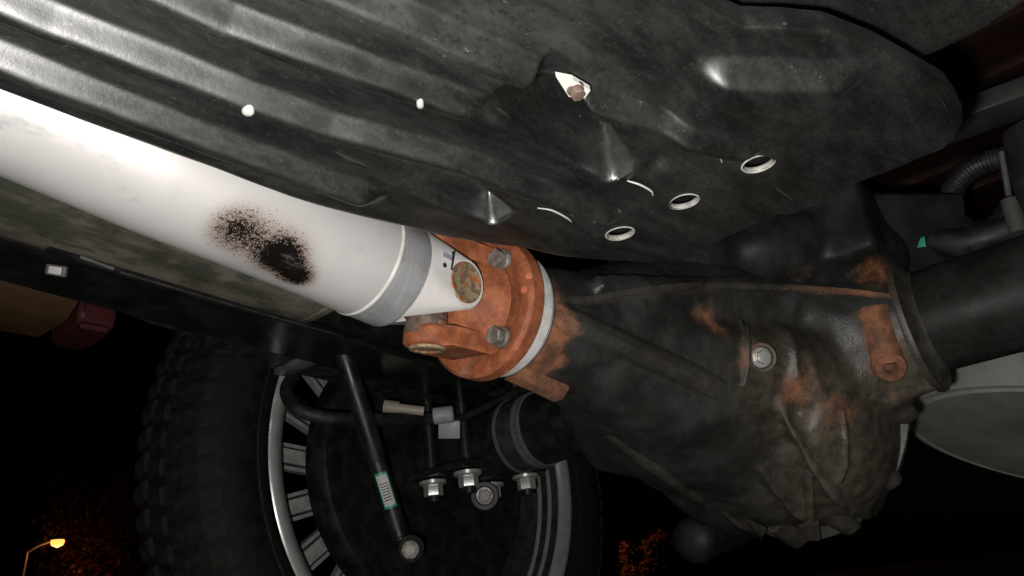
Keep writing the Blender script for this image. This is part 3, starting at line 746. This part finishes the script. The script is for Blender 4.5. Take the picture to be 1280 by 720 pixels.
SY = .80
sh = thing('shock_absorber', 'slanting black shock absorber with green sticker, in front of the wheel', 'shock absorber', at(505, 690, y=SY))
s0, s1_ = at(418, 405, y=SY), at(506, 690, y=SY); sd = (s1_-s0).normalized(); SL = (s1_-s0).length
bm = NB(); lathe(bm, s0, sd, [(-.05, .0130), (SL*.60, .0130), (SL*.61, .0118), (SL*.62, .0115), (SL*.93, .0115), (SL*.935, .010), (SL*.95, .010)], 40); obj('body', bm, M_black, sh, auto=40)
bm = NB(); eb = (Vector((-.45, -1, .05))).normalized(); lathe(bm, s1_ - eb*.03, eb, [(0, .0165), (.06, .0165)], 28); obj('eye', bm, M_black, sh, auto=40)
bm = NB(); bp = at(513, 687, y=.755); hexhead(bm, bp, -bp.normalized(), .0080, .008, .0110, .2); obj('eye_bolt', bm, M_bolt, sh, auto=28)
# sticker wrapped round the lower body
def sticker(t0, t1, a0, a1, r, mat, name):
    bm = NB(); a, u, v = frame_of(sd); view = -(s0+sd*SL*.75).normalized(); e1 = (view - a*a.dot(view)).normalized(); e2 = a.cross(e1); rows = []
    for k in range(11):
        th = a0 + (a1-a0)*k/10; rows.append([bm.verts.new(s0 + sd*t + e1*(r*math.cos(th)) + e2*(r*math.sin(th))) for t in (t0, t1)])
    for p_, q_ in zip(rows, rows[1:]): bm.faces.new([p_[0], q_[0], q_[1], p_[1]])
    return obj(name, bm, mat, sh)
sticker(SL*.66, SL*.81, -.75, .75, .0118, M_green, 'sticker')
sticker(SL*.67, SL*.80, -.62, .62, .0120, M_white, 'sticker_panel')
for k in range(7): sticker(SL*(.705+.0115*k), SL*(.709+.0115*k), -.40, .42, .0122, M_ink, 'barcode_bar')
bm = NB(); p0 = at(491, 641, d=1.0)

hz = thing('brake_hose', 'thick black brake hose crossing behind the shock absorber', 'hose', at(430, 523, y=.83))
bm = NB(); tube(bm, [at(x, y, y=yy) for x, y, yy in [(366, 470, .93), (358, 490, .90), (372, 511, .87), (405, 522, .85), (450, 524, .84), (500, 524, .84), (545, 523, .84)]], .0095, 14, 6); obj('hose', bm, M_hose, hz)
cb = thing('brake_line', 'thin black brake line rising from the pale connector to the differential', 'brake line', at(620, 500, y=.8))
bm = NB(); tube(bm, [at(x, y, y=yy) for x, y, yy in [(566, 528, .83), (600, 512, .82), (640, 492, .80), (680, 474, .78), (720, 455, .76)]], .0065, 12, 6); obj('line', bm, M_hose, cb)
cn_ = thing('cable_connector', 'pale lilac plastic cable connector beside the U-bolts', 'connector', at(558, 530, y=.82))
bm = NB(); box(bm, at(562, 536, y=.815), (RIGHT, DOWN, FWD), (.0165, .0135, .010), .002); obj('plug', bm, M_lilac, cn_, auto=30)
bm = NB(); lathe(bm, at(544, 520, y=.81), RIGHT*1 + DOWN*-.12, [(-.002, 0), (-.002, .0125), (.026, .0125), (.028, .010), (.028, 0)], 24, cap=False); obj('socket', bm, M_white if False else M_lilac, cn_, auto=40)
bm = NB(); lathe(bm, at(480, 508, y=.86), RIGHT + DOWN*.12, [(0, 0), (0, .010), (.022, .010), (.022, .007), (.06, .007)], 20); o = obj('cable_sleeve', bm, worn('cream_plastic', (.42, .38, .30), (.35, .31, .24), .5), None, origin=at(480, 508, y=.86)); tag(o, 'small cream sleeve on a cable right of the shock absorber', 'cable sleeve')

# ------------------------------------------------------------------ muffler, frame rail, rocker panel
muf = thing('muffler', 'mottled grey-brown exhaust muffler hidden behind the drive shaft', 'muffler', (.25, .66, .33))
m0, m1 = at(-260, 205, y=.62), at(446, 420, y=.62)
md = (m1-m0).normalized(); up = Vector((0, 0, 1)); side = md.cross(up).normalized(); up = side.cross(md)
bm = NB(); rows = []; ML = (m1-m0).length
def msec(t, k=1.0, dz=0):
    row = []
    for i in range(48):
        th = 2*math.pi*i/48; cx, sz = math.cos(th), math.sin(th)
        y_ = .095*k*math.copysign(abs(cx)**.8, cx); z_ = .062*k*math.copysign(abs(sz)**.8, sz)
        row.append(bm.verts.new(m0 + md*t + side*(-y_*1.0) + Vector((0, 1, 0))*.06 + up*(z_ + .108)))
    return row
for t, k in [(0, 1), (ML*.3, 1), (ML*.6, 1.0), (ML-.03, 1.0), (ML-.014, 1.0), (ML-.008, .97), (ML-.007, 1.0), (ML, 1.0), (ML+.004, .97), (ML+.002, .9), (ML-.004, .86)]: rows.append(msec(t, k))
for a, b in zip(rows, rows[1:]):
    for k in range(48): bm.faces.new([a[k], a[(k+1) % 48], b[(k+1) % 48], b[k]])
bm.faces.new(rows[0]); bm.faces.new(rows[-1]); obj('muffler_body', bm, M_muffler, muf, auto=40)
e0 = m1 + Vector((0, .06, .108)); bm = NB(); tube(bm, [e0 - md*.02, e0 + md*.10, e0 + md*.2 + Vector((0, .05, .06)), e0 + md*.5 + Vector((0, .08, .2))], .03, 24, 6); obj('tail_pipe', bm, M_barrel, muf)

rail = thing('frame_rail', 'glossy black chassis rail running along under the drive shaft', 'frame rail', (.4, .76, .4))
r0, r1 = at(-120, 247, y=.74), at(560, 455, y=.74); rd = (r1-r0).normalized(); ru = Vector((0, 0, 1))
def rail_piece(name, w0, w1, h0, h1, mat, bev=.006):
    bm = NB(); pts = [r0 + Vector((0, w0, h0)), r0 + Vector((0, w1, h0)), r0 + Vector((0, w1, h1)), r0 + Vector((0, w0, h1))]
    prism(bm, pts, r1-r0 + (r1-r0)*.2, bev); return obj(name, bm, mat, rail, auto=50)
M_gloss = worn('glossy_black_chassis', (.010, .010, .010), (.022, .022, .020), .22, 0, 30, .15)
rail_piece('rail_box', 0, .09, .004, .15, M_black); rail_piece('lower_flange', .01, .10, -.006, .001, M_gloss, .002)
bm = NB(); tube(bm, [at(60, 308, y=.725), at(140, 335, y=.725), at(260, 371, y=.725), at(420, 417, y=.725)], .0055, 10, 6); obj('fuel_line', bm, M_gloss, rail)
bm = NB(); tube(bm, [at(100, 321, y=.715), at(142, 336, y=.715)], .0016, 10); obj('line_glint', bm, M_galv, rail)  # short bright tube added as a glint on the rail
bm = NB(); tube(bm, [at(150, 340, y=.718), at(300, 384, y=.718), at(420, 418, y=.718)], .0010, 8); obj('thin_glint', bm, M_barrel, rail)  # hair-thin paler tube continues the painted glint along the rail
bm = NB(); box(bm, at(71, 338, y=.75), (RIGHT+DOWN*.15, DOWN-RIGHT*.15, FWD), (.0065, .0040, .004), .0015); 
o = obj('clip', bm, M_white, rail, auto=30)
bm = NB(); box(bm, at(71, 338, y=.75), (RIGHT+DOWN*.15, DOWN-RIGHT*.15, FWD), (.0100, .0055, .003), .002); obj('clip_base', bm, M_galv, rail, auto=30)

rk = thing('rocker_panel', 'bronze painted rocker panel with dark red end, at the left edge', 'rocker panel', (.2, 1.03, .4))
def profile_sweep(l0, l1, prof_, dz0=0, dz1=0):
    bm = NB(); rows = []
    for l, dz in ((l0, dz0), (l1, dz1)): rows.append([bm.verts.new((l, y, z+dz)) for y, z in prof_])
    n = len(prof_)
    for k in range(n): bm.faces.new([rows[0][k], rows[0][(k+1) % n], rows[1][(k+1) % n], rows[1][k]])
    bm.faces.new(rows[0]); bm.faces.new(rows[1]); return bm
pr = [(.985, .50), (.985, .402), (.990, .396), (1.02, .384), (1.03, .382), (1.12, .39), (1.14, .50)]
obj('panel', profile_sweep(-.9, .345, [(y, z+.034) for y, z in pr], .03, -.006), M_tan, rk, auto=35)
pr2 = [(.982, .455), (.982, .39), (.99, .372), (1.03, .366), (1.08, .37), (1.08, .455)]
bm = profile_sweep(.347, .392, [(y, z+.022) for y, z in pr2]); bmesh.ops.bevel(bm, geom=bm.edges[:], offset=.006, segments=2, affect='EDGES'); obj('end_cap', bm, M_darkred, rk, auto=35)
bm = profile_sweep(.3455, .3485, [(.980, .49), (.980, .43), (.99, .43), (.99, .49)]); obj('red_edge', bm, worn('bright_red_strip', (.20, .02, .018), (.16, .018, .014), .4), rk)

# ------------------------------------------------------------------ underbody at the upper right
bed = thing('truck_bed_floor', 'dark red underside of the truck bed behind the fuel tank', 'bed floor', (1.3, .2, .75))
bm = NB(); box(bm, (1.35, .55, .80), XYZ, (.9, 1.0, .01)); obj('sheet', bm, M_redpaint, bed)
for k in range(9):
    bm = NB(); box(bm, (.70+.16*k, .55, .785), XYZ, (.03, 1.0, .012), .004); obj('floor_rib', bm, M_redpaint, bed)
cab = thing('cab_floor', 'black sheet metal cab floor above the chassis rail', 'cab floor', (-.2, .5, .72))
bm = NB(); box(bm, (-.35, .55, .74), XYZ, (.79, 1.0, .01)); obj('sheet', bm, M_blackrough, cab)
for k in range(5):
    bm = NB(); box(bm, (-.35, .0+.25*k, .725), XYZ, (.78, .03, .012), .004); obj('floor_rib', bm, M_blackrough, cab)
cm = thing('crossmember', 'grey-black chassis crossmember running behind the fuel tank', 'crossmember', (1.1, 0, .53))
bm = NB(); c0, c1 = at(1130, 176, x=1.1), at(1330, 104, x=1.1); dd = (c1-c0).normalized()
box(bm, (c0+c1)/2, (dd, Vector((1, 0, 0)), dd.cross(Vector((1, 0, 0)))), ((c1-c0).length*1.2, .035, .014), .004); obj('beam', bm, worn('grey_black_steel', (.05, .055, .05), (.075, .08, .072), .55), cm)
bm = NB(); box(bm, at(1100, 300, x=.95), (RIGHT, DOWN, FWD), (.09, .055, .03), .012); o = obj('spring_perch', bm, M_blackrough, None, origin=at(1100, 300, x=.95)); tag(o, 'black boxy bracket above the differential, under the tank corner', 'bracket')

h1 = thing('vent_hose', 'black corrugated vent hose looping above the right axle tube', 'hose', at(1220, 290, x=1.0))
path = [at(x, y, x=1.0) for x, y in [(1262, 196), (1240, 200), (1212, 212), (1192, 235), (1188, 262), (1203, 285), (1232, 290), (1252, 276), (1262, 262)]]
bm = NB(); tube(bm, path, .0125, 18, 8); obj('hose', bm, M_hose, h1)
pp = spline(path, 8)
for i in range(3, len(pp)-3, 3):
    bm = NB(); lathe(bm, pp[i], pp[i+1]-pp[i-1], [(-.0025, .0124), (-.0015, .0139), (.0015, .0139), (.0025, .0124)], 18, cap=False); obj('corrugation', bm, M_hose, h1)
h2 = thing('breather_hose', 'fat black breather hose with green clip lying on the axle tube', 'hose', at(1200, 300, x=.97))
bm = NB(); tube(bm, [at(x, y, x=.97) for x, y in [(1150, 300), (1175, 303), (1205, 303), (1235, 296), (1262, 286), (1300, 272)]], lambda t: .012+.006*math.sin(math.pi*t), 18, 6); obj('hose', bm, M_hose, h2)
bm = NB(); prism(bm, [at(1139, 303, x=.95), at(1156, 295, x=.95), at(1158, 308, x=.95), at(1146, 310, x=.95)], FWD*.008, .001); obj('green_clip', bm, M_green, h2)
h3 = thing('brake_pipe', 'thin grey metal brake pipe with sleeve, at the right edge', 'pipe', at(1262, 230, x=.95))
bm = NB(); tube(bm, [at(1252, 190, x=.95), at(1256, 215, x=.95), at(1261, 245, x=.95)], .0032, 10, 6); obj('pipe', bm, M_galv, h3)
bm = NB(); tube(bm, [at(1262, 250, x=.95), at(1274, 291, x=.95)], .0095, 16); obj('sleeve', bm, worn('dark_grey_sleeve', (.06, .065, .06), (.09, .09, .085), .5), h3)
bs_ = thing('bump_stop', 'rounded dark grey bump stop at the right edge above the axle', 'bump stop', at(1310, 230, x=.95))
bm = NB(); lathe(bm, at(1345, 280, x=.95), (0, 0, 1), [(0, 0), (0, .03), (.02, .038), (.05, .040), (.09, .036), (.12, .030), (.13, 0)], 40, cap=False); obj('rubber', bm, worn('grey_rubber', (.02, .021, .019), (.035, .035, .031), .7), bs_)

# red solid standing in for a tail lamp glint seen through the gap
o_ = at(715, 345, d=1.0); bm = NB(); lathe(bm, o_, RIGHT + DOWN*.2, [(-.022, 0), (-.022, .013), (-.012, .0135), (-.010, .0105), (.016, .0105), (.018, .0), ], 28, cap=False)
o = obj('red_lamp_glint', bm, M_redlens, None, auto=40, origin=o_); tag(o, 'small glossy red fitting standing in for a tail lamp glint, in the dark gap above the pinion', 'cylinder')

# dark tail pipe elbow under the differential
c = at(868, 668, d=1.12); bm = NB(); tube(bm, [at(862, 678, d=1.05), at(884, 668, d=1.10), at(930, 650, d=1.2), at(1000, 620, d=1.35)], lambda t: .031*min(1, math.sqrt(max(0, 1-(1-min(1, t*9+.05))**2))), 28, 12)
o = obj('shock_bushing', bm, M_blackrough, None, auto=60, origin=c); tag(o, 'dull black rounded bushing poking out beneath the differential', 'bushing')

# ------------------------------------------------------------------ pale round spare wheel at the right
spc = at(1335, 556, d=1.45); vw = spc.normalized(); upv = (-DOWN - vw*vw.dot(-DOWN)).normalized()
upv = (upv + RIGHT*.06).normalized(); sn = (-upv*.955 - vw*.29).normalized()
sp = thing('spare_wheel', 'pale grey round spare wheel seen edge-on right of the differential', 'spare wheel', spc)
k = .285
bm = NB(); lathe(bm, spc, sn, [(-.16, k*.7), (-.15, k*.95), (-.10, k*1.03), (-.04, k*1.03), (-.006, k*1.0), (0, k*.985), (.001, k*.955), (-.004, k*.94), (-.004, k*.925), (.002, k*.91), (.003, k*.6), (.0, k*.3), (-.01, k*.2), (-.01, 0)], 120, cap=False); obj('tyre', bm, M_pale, sp, auto=40)
bm = NB(); lathe(bm, spc, sn, [(-.012, k*.19), (.004, k*.18), (.006, k*.08), (.0, 0)], 60, cap=False); obj('steel_rim', bm, M_galv, sp)

# ------------------------------------------------------------------ street lamps and trees far off
def street_lamp(base, lean, label, arm_dir, H=9.6, power=2200):
    b = Vector(base)
    t = bpy.data.objects.new('street_lamp', None); COL.objects.link(t); t.location = b; tag(t, label, 'street lamp', 'street lamps in the distance')
    top = b + lean*H; a = Vector(arm_dir).normalized()
    bm = NB(); tube(bm, [b, top], lambda q: .13-.05*q, 12); obj('post', bm, M_pole, t, scaled=False)
    bm = NB(); tube(bm, [top - lean*.1, top + a*.45 + Vector((0, 0, .2)), top + a*1.1 + Vector((0, 0, .42))], .07, 10, 5); obj('arm', bm, M_pole, t, scaled=False)
    hc = top + a*1.3 + Vector((0, 0, .30))
    bm = NB(); lathe(bm, hc + Vector((0, 0, .32)), (0, 0, -1), [(0, 0), (.02, .22), (.12, .30), (.2, .32)], 24, cap=False); obj('lamp_hood', bm, M_pole, t, scaled=False)
    bm = NB(); lathe(bm, hc + Vector((0, 0, .14)), (0, 0, -1), [(0, .30), (.12, .33), (.28, .27), (.40, 0)], 24, cap=False); gl = obj('lamp_globe', bm, M_lamp, t, scaled=False)
    ld = bpy.data.lights.new('lamp_light', 'POINT'); ld.energy = power; ld.color = (1, .38, .12); ld.shadow_soft_size = .3
    lo = bpy.data.objects.new('lamp_light', ld); COL.objects.link(lo); lo.parent = t; lo.location = hc - Vector((0, 0, .45)) - b
    return hc
dist = 48
gd = ray(60, 682).normalized(); hp = W((0, 0, 0)) + gd*dist
pd = ray(34, 688).normalized(); top = W((0, 0, 0)) + pd*(dist*1.0)
pb = W((0, 0, 0)) + ray(27, 723).normalized()*dist
lean = (top-pb).normalized(); H = top.z/lean.z; base = top - lean*H
armv = hp - top; armv.z = 0
street_lamp(base, lean, 'lit orange street lamp on a thin post, at lower left', armv, H, 60)
random.seed(4)
def tree(base, h, crown_r, label, nleaf=5200, name='tree'):
    b = Vector(base); t = bpy.data.objects.new(name, None); COL.objects.link(t); t.location = b; tag(t, label, 'tree', 'trees lit by the street lamps')
    bm = NB(); tube(bm, [b, b + Vector((.15, .1, h*.35)), b + Vector((.0, .2, h*.8))], lambda q: h*.032*(1-.75*q), 10, 6)
    tips = []
    for k in range(11):
        th = k*2.4; s_ = b + Vector((0, .15, h*(.38+.035*k))); e = s_ + Vector((math.cos(th)*crown_r*.75, math.sin(th)*crown_r*.75, crown_r*(.3+.05*k)))
        tube(bm, [s_, (s_+e)/2 + Vector((0, 0, .2)), e], lambda q: h*.012*(1-.8*q), 6, 4); tips += [e, (s_+e)/2]
    obj('trunk', bm, M_bark, t, scaled=False)
    bm = NB(); cl = [(p + Vector([random.gauss(0, .18*crown_r) for _ in range(3)])) for p in tips for _ in range(2)]
    for i in range(nleaf):
        c = random.choice(cl) + Vector([random.gauss(0, .17*crown_r) for _ in range(3)])
        u = Vector([random.gauss(0, 1) for _ in range(3)]).normalized(); v = u.orthogonal().normalized(); s = random.uniform(.10, .24)
        q = [c - u*s, c + v*s*.5, c + u*s, c - v*s*.5]; bm.faces.new([bm.verts.new(x) for x in q])
    obj('crown', bm, M_leaf, t, smooth=False, scaled=False)
hg = Vector((hp.x, hp.y, 0)); away = Vector((gd.x, gd.y, 0)).normalized(); lat = Vector((-away.y, away.x, 0))
tree(hg + away*4.2 - lat*2.0, 10.5, 3.0, 'dim brown tree behind the lit street lamp')
b2 = ray(815, 712).normalized(); b2h = Vector((b2.x, b2.y, 0)).normalized(); el = b2.z/Vector((b2.x, b2.y)).length
D2_ = 46; cb_ = W((0, 0, 0)) + b2*D2_/Vector((b2.x, b2.y)).length
tb = b2h*D2_; tb.z = 0
tree(tb, max(2.2, cb_.z*1.02), 1.15, 'dark red-lit leafy tree top at the bottom edge, under the differential', 4200)
None and street_lamp(b2h*(D2_-5.5) + Vector((-b2h.y, b2h.x, 0))*-3.2, Vector((0, 0, 1)), 'second street lamp standing before the red-lit tree', (-b2h.y, b2h.x, 0), 1.7, 120) if False else None

l2 = W((0, 0, 0)) + ray(700, 600).normalized()*42
street_lamp((l2.x, l2.y, 0), Vector((0, 0, 1)), 'second lit orange street lamp, added out of sight behind the tyre to light the red tree', (-b2h.y, b2h.x, 0), l2.z-.5, 500)  # unseen lamp, put behind the tyre to light the red tree
